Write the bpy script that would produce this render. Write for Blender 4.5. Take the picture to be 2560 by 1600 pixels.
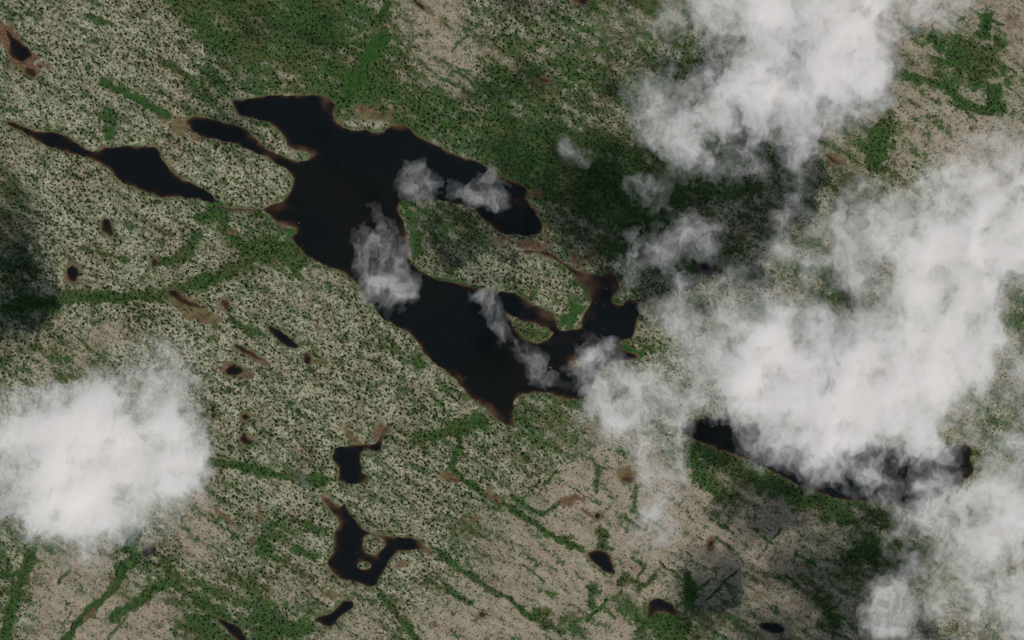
import bpy, math, random
import numpy as np

random.seed(7)
RNG = np.random.default_rng(7)
SC = bpy.context.scene
COL = SC.collection
for o in list(bpy.data.objects):
    bpy.data.objects.remove(o)

# ---------------------------------------------------------------- camera, sky, sun, exposure
ALT = 10000.0
cam_d = bpy.data.cameras.new('camera')
cam = bpy.data.objects.new('camera', cam_d)
COL.objects.link(cam)
cam.location = (0, 0, ALT)
cam.rotation_euler = (0, 0, 0)
cam_d.sensor_width = 36.0
cam_d.lens = 36.0 * ALT / 1280.0
cam_d.clip_start = 10.0
cam_d.clip_end = 60000.0
SC.camera = cam

SUN_EL, SUN_AZ = 48.0, 135.0            # degrees; azimuth clockwise from the top of the picture
W = bpy.data.worlds.new('World')
SC.world = W
W.use_nodes = True
wn = W.node_tree
wn.nodes.clear()
sky = wn.nodes.new('ShaderNodeTexSky')
sky.sky_type = 'NISHITA'
sky.sun_disc = False
sky.sun_elevation = math.radians(SUN_EL)
sky.sun_rotation = math.radians(SUN_AZ)
bg = wn.nodes.new('ShaderNodeBackground')
bg.inputs['Strength'].default_value = 0.08
wo = wn.nodes.new('ShaderNodeOutputWorld')
wn.links.new(sky.outputs[0], bg.inputs[0])
wn.links.new(bg.outputs[0], wo.inputs[0])

sun_d = bpy.data.lights.new('sun', 'SUN')
sun_d.energy = 3.6
sun_d.angle = math.radians(0.5)
sun_d.color = (1.0, 0.95, 0.885)
sun = bpy.data.objects.new('sun', sun_d)
COL.objects.link(sun)
sun.location = (500, -500, 900)
sun.rotation_euler = (math.radians(90 - SUN_EL), 0, math.radians(45))

SC.view_settings.view_transform = 'Standard'
SC.view_settings.look = 'None'
SC.view_settings.exposure = 0.0
SC.view_settings.gamma = 1.0
SC.view_settings.use_curve_mapping = False
SC.render.engine = 'CYCLES'
cy = SC.cycles
cy.max_bounces = 40
cy.diffuse_bounces = 2
cy.glossy_bounces = 2
cy.transmission_bounces = 4
cy.transparent_max_bounces = 32
cy.volume_bounces = 32
cy.use_denoising = True
cy.sample_clamp_indirect = 4.0

# ---------------------------------------------------------------- plan helpers (metres; 0.5 m per survey unit)
M = 0.5
def wx(px): return (np.asarray(px, float) - 1280.0) * M
def wy(py): return (800.0 - np.asarray(py, float)) * M

def _hash(ix, iy, seed):
    h = (ix.astype(np.int64) * 374761393 + iy.astype(np.int64) * 668265263 + seed * 974634777) & 0xFFFFFFFF
    h = ((h ^ (h >> 13)) * 1274126177) & 0xFFFFFFFF
    h = ((h ^ (h >> 16)) * 2246822519) & 0xFFFFFFFF
    return ((h ^ (h >> 15)) & 0xFFFFFF) / float(0xFFFFFF)

def vnoise(x, y, seed):
    """gradient noise about -1..1"""
    ix = np.floor(x); iy = np.floor(y)
    fx = x - ix; fy = y - iy
    u = fx * fx * fx * (fx * (fx * 6 - 15) + 10); v = fy * fy * fy * (fy * (fy * 6 - 15) + 10)
    def g(dx, dy):
        a = _hash(ix + dx, iy + dy, seed) * 2 * np.pi
        return np.cos(a) * (fx - dx) + np.sin(a) * (fy - dy)
    n = (g(0, 0) * (1 - u) + g(1, 0) * u) * (1 - v) + (g(0, 1) * (1 - u) + g(1, 1) * u) * v
    return n * 1.5

def fbm(x, y, seed, octaves=4, gain=0.5, lac=2.03):
    s = np.zeros_like(x); a = 1.0; t = 0.0
    for k in range(octaves):
        s += a * vnoise(x, y, seed + k * 17); t += a
        x = x * lac + 13.7; y = y * lac - 7.3; a *= gain
    return s / t

def smooth(e0, e1, x):
    t = np.clip((x - e0) / (e1 - e0), 0, 1)
    return t * t * (3 - 2 * t)

def bspline(grid, x0, y0, step, px, py):
    """smooth lookup in a coarse survey grid; (x0,y0) = centre of cell 0,0"""
    gx = (px - x0) / step; gy = (py - y0) / step
    h, w = grid.shape
    ix = np.floor(gx).astype(int); iy = np.floor(gy).astype(int)
    fx = gx - ix; fy = gy - iy
    # Catmull-Rom blended with B-spline: soft but keeps the peaks
    def wts(f):
        b = [(1 - f) ** 3 / 6, (3 * f ** 3 - 6 * f ** 2 + 4) / 6, (-3 * f ** 3 + 3 * f ** 2 + 3 * f + 1) / 6, f ** 3 / 6]
        c = [-.5 * f + f ** 2 - .5 * f ** 3, 1 - 2.5 * f ** 2 + 1.5 * f ** 3, .5 * f + 2 * f ** 2 - 1.5 * f ** 3, -.5 * f ** 2 + .5 * f ** 3]
        return [.45 * p + .55 * q for p, q in zip(b, c)]
    bx = wts(fx); by = wts(fy)
    out = np.zeros_like(px, dtype=float)
    for j in range(4):
        yy = np.clip(iy + j - 1, 0, h - 1)
        for i in range(4):
            xx = np.clip(ix + i - 1, 0, w - 1)
            out += grid[yy, xx] * bx[i] * by[j]
    return out

def rows(txt, ncol):
    a = [[int(c) for c in r.strip()] for r in txt.strip().splitlines()]
    for r in a:
        assert len(r) == ncol, (len(r), ''.join(map(str, r)))
    return np.array(a, float)

def chaikin(p, n=2):
    p = np.asarray(p, float)
    for _ in range(n):
        q = np.roll(p, -1, 0)
        p = np.stack([.75 * p + .25 * q, .25 * p + .75 * q], 1).reshape(-1, 2)
    return p

def seg_dist(px, py, a, b):
    d = b - a; L = max(d @ d, 1e-9)
    t = np.clip(((px - a[0]) * d[0] + (py - a[1]) * d[1]) / L, 0, 1)
    return np.hypot(px - a[0] - t * d[0], py - a[1] - t * d[1])

def poly_sd(px, py, poly, band):
    """signed distance (inside positive), only exact near the polygon"""
    out = np.full(px.shape, -band, float)
    lo = poly.min(0) - band; hi = poly.max(0) + band
    m = (px > lo[0]) & (px < hi[0]) & (py > lo[1]) & (py < hi[1])
    if not m.any(): return out
    x = px[m]; y = py[m]
    d = np.full(x.shape, 1e9); ins = np.zeros(x.shape, bool)
    n = len(poly)
    for i in range(n):
        a = poly[i]; b = poly[(i + 1) % n]
        d = np.minimum(d, seg_dist(x, y, a, b))
        if a[1] != b[1]:
            c = ((a[1] > y) != (b[1] > y))
            ins ^= c & (x < (b[0] - a[0]) * (y - a[1]) / (b[1] - a[1]) + a[0])
    out[m] = np.where(ins, d, -np.minimum(d, band))
    return out

# ---------------------------------------------------------------- survey: water
MAIN = [(576,249),(600,249),(640,244),(686,237),(746,240),(781,237),(806,237),(824,247),(841,261),(834,272),(836,300),(852,314),(880,327),
 (915,323),(944,333),(961,327),(974,314),(1007,311),(1025,320),(1034,335),(1064,351),(1099,367),(1134,385),(1163,397),(1194,404),(1219,420),
 (1247,440),(1280,452),(1301,459),(1317,470),(1312,492),(1330,520),(1345,540),(1358,567),(1350,587),(1285,588),(1247,583),(1233,569),
 (1202,541),(1191,523),(1134,505),(1064,494),(1004,500),(996,510),(995,534),(1011,559),(1022,600),(1020,640),(1025,658),(1039,666),(1064,686),
 (1099,702),(1134,707),(1170,716),(1212,726),(1247,732),(1280,732),(1301,739),(1322,755),(1347,767),(1379,778),(1389,795),(1395,813),(1397,825),
 (1411,829),(1425,825),(1446,820),(1457,817),(1453,806),(1457,788),(1467,774),(1478,756),(1474,742),(1464,721),(1446,700),(1425,677),(1400,658),
 (1375,643),(1344,635),(1306,630),(1310,625),(1340,625),(1365,629),(1393,642),(1421,665),(1439,675),(1464,682),(1492,688),(1513,688),(1527,675),
 (1541,689),(1552,718),(1541,732),(1527,746),(1534,757),(1559,769),(1563,749),(1587,749),(1600,760),(1600,781),(1591,802),(1587,827),(1580,845),
 (1566,848),(1548,854),(1555,873),(1584,884),(1601,892),(1584,898),(1530,905),(1490,930),(1480,970),(1460,1000),(1421,997),(1386,990),(1365,981),
 (1326,984),(1291,990),(1284,1004),(1284,1040),(1284,1068),(1270,1066),(1233,1042),(1212,1021),(1198,1011),(1170,990),(1145,954),(1127,937),
 (1099,917),(1064,887),(1050,873),(1048,855),(1032,838),(993,817),(958,797),(944,778),(915,746),(894,707),(866,686),(838,672),(781,651),(757,629),
 (735,605),(725,593),(739,587),(742,576),(725,564),(700,560),(680,548),(672,530),(656,524),(664,518),(690,507),(711,503),(728,477),(735,450),(725,427),
 (693,411),(658,387),(640,385),(615,371),(583,357),(547,350),(512,343),(487,332),(470,315),(463,300),(477,291),(505,291),(547,304),(600,314),(622,328),
 (640,345),(661,369),(686,381),(718,397),(749,404),(771,399),(783,389),(778,385),(746,376),(718,367),(716,346),(697,325),(675,307),(640,297),(597,290),(584,270)]
MAIN_HOLES = [[(1262,775),(1285,790),(1305,808),(1330,806),(1379,824),(1385,836),(1368,849),(1344,860),(1315,850),(1295,832),(1270,800)],
              [(1432,905),(1443,898),(1452,906),(1446,916),(1436,914)]]
WEST = [(5,302),(25,304),(53,314),(81,325),(109,332),(141,330),(166,339),(194,357),(212,373),(240,381),(261,369),(293,366),(339,366),(378,366),(396,374),
 (406,399),(420,420),(445,441),(470,454),(494,463),(519,477),(533,494),(540,510),(519,503),(487,496),(441,491),(413,496),(381,487),(343,471),(307,459),
 (290,441),(272,424),(247,404),(212,392),(177,383),(141,374),(106,360),(71,339),(39,321)]
RIGHT = [(1700,1073),(1722,1094),(1775,1115),(1831,1133),(1880,1154),(1920,1171),(1955,1190),(1991,1211),(2026,1221),(2079,1243),(2118,1251),(2150,1251),
 (2188,1250),(2238,1267),(2291,1278),(2350,1240),(2400,1205),(2428,1190),(2436,1168),(2422,1146),(2434,1122),(2408,1108),(2384,1118),(2300,1125),(2150,1115),(2000,1085),(1850,1055),(1780,1040),(1725,1055)]
SOUTHP = [(806,1244),(824,1246),(838,1264),(855,1264),(864,1259),(866,1271),(884,1296),(901,1317),(919,1331),(958,1338),(993,1343),(1021,1345),(1046,1349),(1064,1366),
 (1057,1377),(1021,1373),(993,1380),(972,1394),(968,1419),(951,1440),(944,1458),(930,1470),(912,1465),(887,1453),(848,1447),(831,1430),(815,1405),(832,1387),
 (836,1349),(834,1327),(848,1320),(848,1299),(834,1285),(817,1267)]
SOUTH_HOLES = [[(910,1336),(940,1338),(961,1349),(963,1363),(940,1391),(912,1380),(907,1359)],
               [(894,1409),(908,1402),(926,1409),(926,1421),(908,1426),(892,1417)]]
UPPERP = [(836,1119),(887,1112),(915,1112),(944,1108),(950,1087),(958,1068),(974,1066),(966,1084),(958,1098),(953,1130),(922,1122),(901,1130),(900,1147),(905,1168),
 (903,1183),(922,1188),(922,1204),(901,1211),(862,1207),(841,1202),(848,1183),(847,1165),(827,1147),(836,1130)]
# name, label, outline, holes, depth scale (m)
LAKES = [
 ('lake', 'large dark many-armed lake winding diagonally through the middle of the view', MAIN, MAIN_HOLES, 3.2),
 ('lake', 'long black lake at the left edge, thin at its top and bulging in the middle', WEST, [], 3.0),
 ('lake', 'dark lake half hidden under the big cloud at the right', RIGHT, [], 3.2),
 ('lake', 'black Y-shaped pond with an islet in it near the bottom', SOUTHP, SOUTH_HOLES, 2.6),
 ('stream', 'thin grey stream joining the long left lake to the main lake', [(536,505),(560,517),(590,522),(625,521),(662,523),(664,529),(620,527),(585,528),(555,523)], [], .7),
 ('pond', 'dark ragged pond with a brown arm, just above the Y-shaped pond', UPPERP, [], 2.2),
 ('pond', 'dark pond ringed by brown peat at the top left corner', [(16,71),(32,90),(53,106),(76,124),(81,138),(70,148),(56,157),(44,150),(24,140),(21,127),(25,106),(14,85)], [], 1.6),
 ('pond', 'small brown pool below the peat-ringed pond at the top left', [(64,166),(81,170),(93,184),(88,194),(78,192),(64,185),(58,175)], [], .8),
 ('pond', 'dark drop-shaped pond below the long black lake at the left', [(251,552),(265,543),(279,555),(283,580),(281,596),(268,589),(254,573)], [], 1.6),
 ('pond', 'dark pond with orange peat rim near the shadow at the left edge', [(166,672),(184,663),(198,675),(194,707),(180,707),(168,696)], [], 1.6),
 ('pond', 'tiny oval pond above the curved green strip at the left', [(383,645),(392,650),(391,666),(381,666),(377,655)], [], 1.2),
 ('pond', 'narrow dark pool inside the brown marsh left of centre', [(416,728),(440,722),(455,742),(475,752),(500,762),(510,770),(490,772),(460,760),(440,750),(425,738)], [], 1.0),
 ('pond', 'brown oval pool at the right end of the brown marsh', [(549,749),(565,746),(577,762),(568,776),(556,768)], [], .8),
 ('pond', 'long black sliver of a pond slanting down right', [(666,813),(684,815),(711,836),(742,860),(748,869),(728,871),(705,859),(682,838)], [], 2.2),
 ('pond', 'thin brown slanting pool left of the black sliver pond', [(581,859),(592,860),(615,871),(640,885),(655,896),(664,905),(646,900),(620,888),(597,876)], [], 1.3),
 ('pond', 'black diamond-shaped pond left of the slanting pools', [(560,926),(572,917),(583,906),(600,917),(616,929),(594,941),(574,938)], [], 2.0),
 ('pond', 'small brown oval pond right of the black sliver pond', [(758,887),(769,881),(779,899),(774,914),(761,906)], [], 1.1),
 ('pond', 'dark pool at the right edge of the lower left cloud', [(486,1028),(503,1031),(518,1036),(519,1044),(504,1044),(492,1037)], [], 1.4),
 ('pond', 'small round dark pond above the diamond pond by the lower left cloud', [(604,1037),(617,1033),(629,1044),(615,1051),(604,1046)], [], 1.4),
 ('pond', 'tiny round dark pool directly under the small round pond', [(602,1057),(610,1053),(616,1059),(608,1065)], [], 1.0),
 ('pond', 'black three-cornered pond right of the lower left cloud', [(609,1078),(622,1097),(636,1103),(623,1114),(607,1112),(595,1100),(603,1088)], [], 1.8),
 ('pond', 'black elbow-shaped pond at the bottom below the Y-shaped pond', [(783,1553),(799,1539),(824,1537),(838,1522),(855,1504),(870,1498),(884,1504),(885,1518),(862,1532),(846,1543),(832,1568),(810,1564),(795,1555)], [], 2.2),
 ('pond', 'tiny black oval pond on bare tan ground at the bottom', [(1195,1533),(1205,1529),(1217,1536),(1209,1543),(1198,1541)], [], 1.6),
 ('pond', 'dark wedge-shaped pond on the tan ground at lower right of centre', [(1467,1379),(1492,1375),(1513,1377),(1527,1391),(1534,1416),(1541,1438),(1520,1433),(1492,1412),(1470,1394)], [], 1.9),
 ('pond', 'dark hooked pond at the bottom beside dark green thicket', [(1619,1504),(1647,1494),(1672,1506),(1700,1532),(1686,1541),(1661,1527),(1637,1530),(1616,1555)], [], 1.7),
 ('pond', 'small round dark pond among tan rock above the wedge-shaped pond', [(1487,1286),(1496,1281),(1504,1288),(1499,1297),(1489,1296)], [], 1.1),
 ('pond', 'brown shallow pool under the column of thin cloud', [(1550,1194),(1570,1190),(1585,1200),(1578,1208),(1556,1206)], [], .7),
 ('pond', 'brown oval pool in the tan ground left of the bottom right shadows', [(1772,1352),(1782,1347),(1785,1358),(1778,1370),(1770,1366)], [], .9),
 ('pond', 'dark pool at the bottom edge right of the hooked pond', [(1887,1561),(1920,1556),(1945,1560),(1967,1574),(1950,1585),(1915,1575)], [], 1.8),
 ('pond', 'dark slanting pond cut by the bottom edge at the left', [(538,1538),(562,1554),(597,1564),(611,1583),(622,1612),(600,1612),(572,1580),(551,1556)], [], 1.7),
 ('pond', 'brown and grey pool under the tail of the lower left cloud', [(355,1376),(374,1364),(391,1366),(391,1381),(371,1391),(353,1391)], [], .7),
 ('pond', 'dark streak of water at the top edge on pinkish rock', [(1030,-8),(1042,0),(1056,12),(1067,25),(1058,24),(1044,12),(1026,-4)], [], 1.0),
 ('pond', 'short dark streak right of the top edge streak', [(1106,51),(1117,60),(1127,73),(1117,69),(1105,57)], [], .9),
 ('pond', 'tiny dark oval pool under the two dark streaks at the top', [(1059,82),(1067,79),(1073,86),(1064,88)], [], 1.0),
 ('pond', 'tiny dark pool in brown peat above the main lake', [(929,273),(943,270),(950,274),(940,279)], [], 1.2),
 ('pond', 'reddish dark pond cut by the top edge near the middle', [(1443,-12),(1472,-10),(1470,6),(1460,14),(1447,8)], [], 1.0),
 ('pond', 'brown sliver of water near the upper shadow', [(1344,198),(1360,193),(1379,199),(1376,206),(1350,207)], [], .6),
 ('pond', 'thin dark sliver by green scrub at the upper right', [(2317,210),(2328,212),(2335,221),(2325,220)], [], 1.3),
 ('pond', 'dark narrow pool at the foot of the upper right cloud', [(2061,382),(2073,386),(2087,400),(2102,411),(2088,409),(2070,397)], [], 1.4),
 ('pond', 'brown thread of water in tan rock at the upper right', [(2257,310),(2270,312),(2284,319),(2270,318)], [], .8),
 ('pond', 'short dark thread right of the brown thread at the upper right', [(2301,326),(2313,330),(2325,337),(2310,334)], [], .9),
 ('pond', 'short dark pool under the narrow pool by the upper right cloud', [(2099,437),(2108,437),(2116,444),(2105,444)], [], 1.0),
 ('pond', 'dark square pool seen through a gap in thin cloud', [(1745,655),(1775,652),(1794,664),(1788,685),(1764,690),(1746,676)], [], 1.4),
 ('pond', 'small brown pool in the peat above the lake inlet', [(1457,638),(1468,635),(1473,642),(1463,649),(1456,645)], [], .7),
]

# ---------------------------------------------------------------- survey: vegetation (80-unit cells), rock, strips, peat
GREEN = rows('''
42223477686532344454644444432231
22111147676752344554444444443573
43222355566864366665555444444445
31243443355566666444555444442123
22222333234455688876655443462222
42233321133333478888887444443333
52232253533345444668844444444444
52222135543345543446644444444444
54222223333444323445444444444444
44233222233333344333444444444444
34322212223344444433444444444444
33443322222333444443333333333333
33333322222333345554444444444444
33333333322344445533444444444444
33333344433322333432235664444444
33333332223333433111134456654444
43333334543333444321120012244444
44435433442223443211122334444444
42133454433332211123344324444444
42122365642231111432255443343333
'''.replace(' ', ''), 32)  # cells right of the upper lake raised: forest, with cloud shade painted in
ROCK = rows('''
00000000000047321032444444567668
00000000000006510033222222566327
00000000000003500000111111566544
00000000000000000000222233658765
00000000000000000000222236417766
00000000000000000000222223443444
00000000000000000000000233333333
00000000000000000000000033333333
00000000333000000000000033333333
00000000220000000000000033333333
00360000030000000000000033333333
06600000300000000000000033333333
00000000300000000000000033333333
33300000000000000443222233333333
22200020000000000266543333333333
22200550000002034878876563333333
22200570000000357886998765444444
06640050000000468978667754444444
08975400343304789876557875444444
08988500005507898677456665444444
'''.replace(' ', ''), 32)
# points, half width, lushness, smoothness (1 = open sedge without trees)
STRIPS = [
 ([(20,770),(60,757),(141,755),(184,737),(260,742),(388,742),(420,735),(459,721),(530,696),(583,675),(618,648)],13,1,.2),
 ([(618,645),(660,632),(715,625),(745,640)],27,1,.15),
 ([(540,512),(553,540),(565,570),(590,600),(607,622),(640,610),(690,600)],13,.9,.2),
 ([(494,545),(530,535),(560,545)],10,.8,.2),
 ([(487,583),(480,610),(473,629),(450,642),(424,652),(395,655)],11,.9,.3),
 ([(198,619),(260,634),(318,650)],5,.9,.1),
 ([(579,795),(600,815),(640,832),(660,838)],7,.8,.2),
 ([(113,781),(100,820),(85,873)],5,.7,.1),
 ([(430,-10),(470,25),(500,60),(540,100),(580,125),(640,150)],28,.75,.1),
 ([(261,205),(320,238),(381,268),(420,290)],9,.75,.6),
 ([(275,280),(275,335)],14,.7,.4),
 ([(212,39),(245,48),(278,62)],6,.8,.1),
 ([(399,152),(440,172),(475,195),(490,230)],8,.8,.1),
 ([(520,160),(510,210),(530,250)],10,.6,.1),
 ([(0,1437),(40,1437),(64,1430)],7,1,.5),
 ([(80,1385),(64,1430),(46,1472),(28,1520),(16,1570),(12,1620)],11,1,.3),
 ([(307,1415),(300,1445),(285,1475),(240,1511),(184,1571),(155,1620)],8,1,.4),
 ([(305,1425),(290,1465)],14,1,.3),
 ([(325,1330),(330,1400)],18,.8,.1),
 ([(440,1456),(417,1454),(374,1479),(335,1514),(283,1543)],10,1,.2),
 ([(412,1405),(430,1445),(459,1472),(501,1511),(551,1522)],12,.9,.2),
 ([(470,1560),(520,1570)],24,.8,.2),
 ([(528,1152),(580,1163),(640,1175),(704,1190),(760,1198),(817,1204)],10,.95,.3),
 ([(1040,1100),(1065,1098),(1099,1087),(1150,1075),(1205,1060)],12,.9,.25),
 ([(1130,1078),(1195,1050)],17,.95,.3),
 ([(1150,1100),(1145,1126),(1127,1168),(1150,1195),(1187,1218),(1226,1243),(1280,1270),(1333,1306),(1368,1334),(1410,1352),(1452,1373)],7,.95,.2),
 ([(1280,1239),(1320,1265),(1354,1288),(1378,1272),(1402,1258)],4,.9,.2),
 ([(1099,1384),(1152,1423),(1195,1452),(1240,1483),(1280,1500),(1315,1536),(1360,1560),(1404,1580)],6,.9,.2),
 ([(951,1490),(993,1536),(1020,1565),(1046,1600)],7,.8,.2),
 ([(1064,1447),(1100,1468),(1134,1486),(1175,1505)],6,.7,.2),
 ([(640,1543),(680,1570),(711,1580),(770,1570)],20,.8,.1),
 ([(630,1440),(650,1500),(690,1540)],18,.6,.1),
 ([(730,1300),(765,1308),(792,1327)],8,.8,.1),
 ([(655,1355),(665,1375)],17,.9,.1),([(740,1372),(785,1393)],8,.8,.1),
 ([(1506,1340),(1508,1362)],15,.9,.1),([(1560,1448),(1610,1462)],9,.7,.3),([(1600,1470),(1640,1440)],10,.8,.3),
 ([(1478,1470),(1480,1510)],12,.7,.1),([(1345,1530),(1358,1540)],14,.8,.2),([(1420,1550),(1445,1575)],22,.6,.1),
 ([(1550,1500),(1590,1530)],20,.6,.1),([(1640,1555),(1690,1580)],34,1,.1),([(1720,1450),(1725,1500)],14,.9,.1),
 ([(1495,1172),(1492,1229)],6,.7,.1),([(1591,1218),(1584,1278)],7,.7,.1),
 ([(1715,1115),(1740,1165),(1780,1215),(1820,1243)],20,.8,.1),
 ([(1730,1115),(1830,1165),(1920,1210),(2000,1245),(2100,1272)],20,.8,.1),
 ([(2070,1270),(2110,1285)],32,.8,.1),([(2190,1290),(2230,1305)],18,.8,.1),([(2050,1495),(2085,1560)],14,.9,.1),([(2130,1385),(2185,1370)],26,.9,.1),
 ([(2390,150),(2440,150),(2450,190)],30,.95,.3),([(2470,40),(2460,85)],10,1,.3),([(2325,92),(2350,120)],14,.8,.2),([(2285,75),(2300,90)],8,.8,.2),
 ([(2225,165),(2273,194),(2330,205),(2361,210),(2400,250),(2440,272),(2500,280)],9,1,.3),([(2480,230),(2495,265)],18,.95,.3),
 ([(2205,320),(2200,350),(2190,400)],22,.95,.2),([(2490,100),(2505,112)],10,.8,.2),([(2340,180),(2380,215)],9,.8,.2),([(2400,110),(2480,130),(2520,200)],10,.7,.2),
 ([(781,35),(790,65),(775,80)],30,.95,.3),([(950,95),(922,148),(894,198),(870,240)],15,1,.9),([(968,5),(965,25),(940,60)],9,.9,.4),
 ([(1105,770),(1130,790)],4,.5,.1),([(1040,898),(1048,915)],11,.9,.1),([(1240,300),(1300,360),(1330,400)],30,.6,.1),
 ([(1015,510),(1030,560),(1040,640)],14,.6,.6),([(1060,690),(1130,704),(1200,720)],5,.6,.7),([(985,345),(1060,370),(1150,410),(1240,455)],7,.5,.5),
 ([(1480,745),(1440,690)],9,.5,.7),([(1420,800),(1440,770)],20,.45,.8),([(1540,755),(1575,770)],10,.6,.8),([(1560,870),(1600,885)],9,.6,.8),
 ([(700,566),(735,580)],9,.6,.9),([(1300,835),(1370,840)],16,.8,.1),([(1690,500),(1900,470)],16,.6,.1),([(1760,635),(1850,625)],10,.7,.1),
 ([(85,340),(160,362)],4,.5,.2),([(560,545),(600,560),(640,580)],4,.7,.2),([(400,1020),(560,1040)],4,.4,.2),([(2040,645),(2100,740)],14,.8,.1),
]
# x, y, rx, ry, angle (down-right positive), strength
PEAT = [(22,95,50,26,60,1),(60,150,52,34,50,.9),(70,160,38,26,50,1),(120,165,20,10,40,.6),(448,318,28,24,45,.9),(492,345,26,9,20,.9),(415,300,30,12,25,.5),
 (925,283,42,20,10,.8),(975,290,12,20,0,.8),(850,308,12,12,0,.7),(715,566,34,11,10,.6),(1250,600,36,20,0,.6),(1330,612,52,15,8,.9),(1366,585,7,34,0,1),
 (1440,652,30,14,60,.8),(1478,632,22,20,0,.8),(1342,485,22,16,0,.9),(1306,500,20,8,0,.7),(1335,528,18,10,40,.7),(180,688,22,32,0,.9),(165,648,14,9,0,.6),
 (468,762,58,22,32,1),(505,790,50,17,10,1),(560,762,22,20,0,.6),(385,656,13,16,0,.8),(400,640,12,6,0,.5),(266,570,22,32,0,.7),
 (645,897,36,10,32,.8),(590,928,50,18,12,.8),(800,905,26,11,10,.8),(768,896,16,22,0,.7),(800,820,28,9,20,.6),(615,1042,22,20,0,.6),(612,1098,28,20,0,.6),
 (548,1085,45,5,35,.6),(945,1075,12,28,20,.9),(880,1092,30,10,40,.9),(815,1250,14,20,-30,.8),(652,1285,9,32,-10,.8),(560,1290,46,8,38,.8),(625,1350,16,10,0,.7),
 (1122,1192,26,15,25,.9),(1230,1240,36,11,30,.8),(1178,1300,36,8,-10,.7),(1000,1412,32,14,-15,.6),(1075,1378,24,10,35,.7),(828,1486,34,11,10,.7),(884,1498,9,6,0,.9),
 (1425,1252,42,16,-10,.8),(1470,1285,40,7,35,.7),(1567,1184,30,22,10,.8),(1776,1358,14,22,10,.8),(1895,1490,24,14,10,.6),(1985,1505,26,18,10,.5),(226,1534,7,24,45,1),
 (2098,400,38,12,35,.7),(1450,6,28,14,0,.8),(1362,200,24,9,0,.8),(1080,35,70,16,45,.5),(22,882,34,7,40,.7),(700,806,30,6,35,.5),(930,1000,20,10,20,.3),(860,1015,22,6,30,.5),(905,1020,30,6,30,.4),
 (650,555,12,6,0,.6),(1420,1090,14,4,0,.3),(690,650,14,7,0,.7),(735,660,40,8,25,.4),(575,580,40,6,25,.7),(1010,905,12,7,0,.4),(940,930,30,6,30,.4),(420,985,30,6,30,.5),(250,842,34,28,0,.4),
 (2535,60,40,45,0,.5),(1110,128,18,4,35,.5),(1250,140,34,6,38,.5),(1170,1010,26,5,45,.5)]
ROCKS = [(1090,45,70,38,40,.9),(1130,165,66,34,40,.75),(1250,145,60,14,38,.7),(1495,70,13,30,0,1),(1540,74,26,9,0,1),(1528,104,14,20,-30,1),(1488,115,12,14,0,.9),(1504,142,9,16,0,.9),(1555,170,30,10,10,.8),
 (252,842,34,32,0,.8),(145,910,50,17,30,.95),(487,1366,32,40,20,.95),(460,1340,20,18,0,.6),(1035,920,18,8,30,.7),(1010,90,20,20,0,.5),(1300,120,20,30,0,.4),(705,1490,40,24,20,.5),(250,1490,120,60,20,.5)]

def ell(px, py, x, y, rx, ry, ang):
    c = math.cos(math.radians(ang)); s = math.sin(math.radians(ang))
    dx = px - x; dy = py - y
    u = (dx * c + dy * s) / rx; v = (-dx * s + dy * c) / ry
    return np.sqrt(u * u + v * v)

CRACKS = []
for _ in range(520):                       # fracture lines in the bare rock, down-right, some across them
    x = RNG.uniform(0, 2560); y = RNG.uniform(0, 1600)
    r = float(bspline(ROCK, 40, 40, 80, np.array([x]), np.array([y]))[0])
    if r < 3.2: continue
    a = math.radians(RNG.normal(33, 5) if RNG.random() < .75 else RNG.normal(-48, 8))
    L = RNG.uniform(25, 120)
    pts = [(x + t * L * math.cos(a) + RNG.normal(0, 2), y + t * L * math.sin(a) + RNG.normal(0, 2)) for t in np.linspace(-.5, .5, 5)]
    CRACKS.append((pts, RNG.uniform(1.6, 3.4), RNG.uniform(.45, .95), .1))

SHOALS = [(815,262,34,24,60,.8),(842,300,22,30,0,.75),(755,372,60,13,15,.8),(640,352,50,14,30,.75),(700,395,60,12,15,.6),(715,572,42,20,10,.8),(700,520,50,16,0,.75),(1000,318,34,14,10,.85),
 (1295,505,40,22,30,.75),(1240,560,40,18,20,.7),(1360,640,60,12,35,.95),(1470,705,60,44,30,.95),(1530,700,24,30,0,.8),(1370,790,40,26,30,.8),(1330,770,60,14,30,.6),(1480,785,26,24,0,.7),(1590,758,24,14,0,.85),
 (1150,945,34,13,55,.85),(1225,1020,46,20,40,.85),(1275,1040,20,40,0,.6),(1440,905,34,30,0,.9),(1350,985,70,9,5,.7),(1450,850,80,20,0,.55),(1350,855,60,16,0,.6),(1008,600,18,60,0,.6),
 (830,1262,30,16,45,.85),(858,1290,24,40,20,.5),(915,1200,22,12,0,.8),(960,1085,16,24,10,.95),(1052,1362,20,12,20,.9),(940,1340,30,8,10,.7),(930,1400,34,14,0,.5),(280,440,26,16,50,.7),(250,385,24,12,0,.7),(470,310,16,22,60,.6)]
for _ in range(240):                       # small boggy hollows among the rock
    x = RNG.uniform(0, 2560); y = RNG.uniform(0, 1600)
    r = float(bspline(ROCK, 40, 40, 80, np.array([x]), np.array([y]))[0])
    if r > 2.5: PEAT.append((x, y, RNG.uniform(5, 16), RNG.uniform(2.5, 6), RNG.normal(32, 18), RNG.uniform(.4, .9)))
DEPTH_BAND = 60.0
LAKE_POLY = [(chaikin(o, 2), [chaikin(h, 2) for h in hs], d) for (_, _, o, hs, d) in LAKES]

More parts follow.
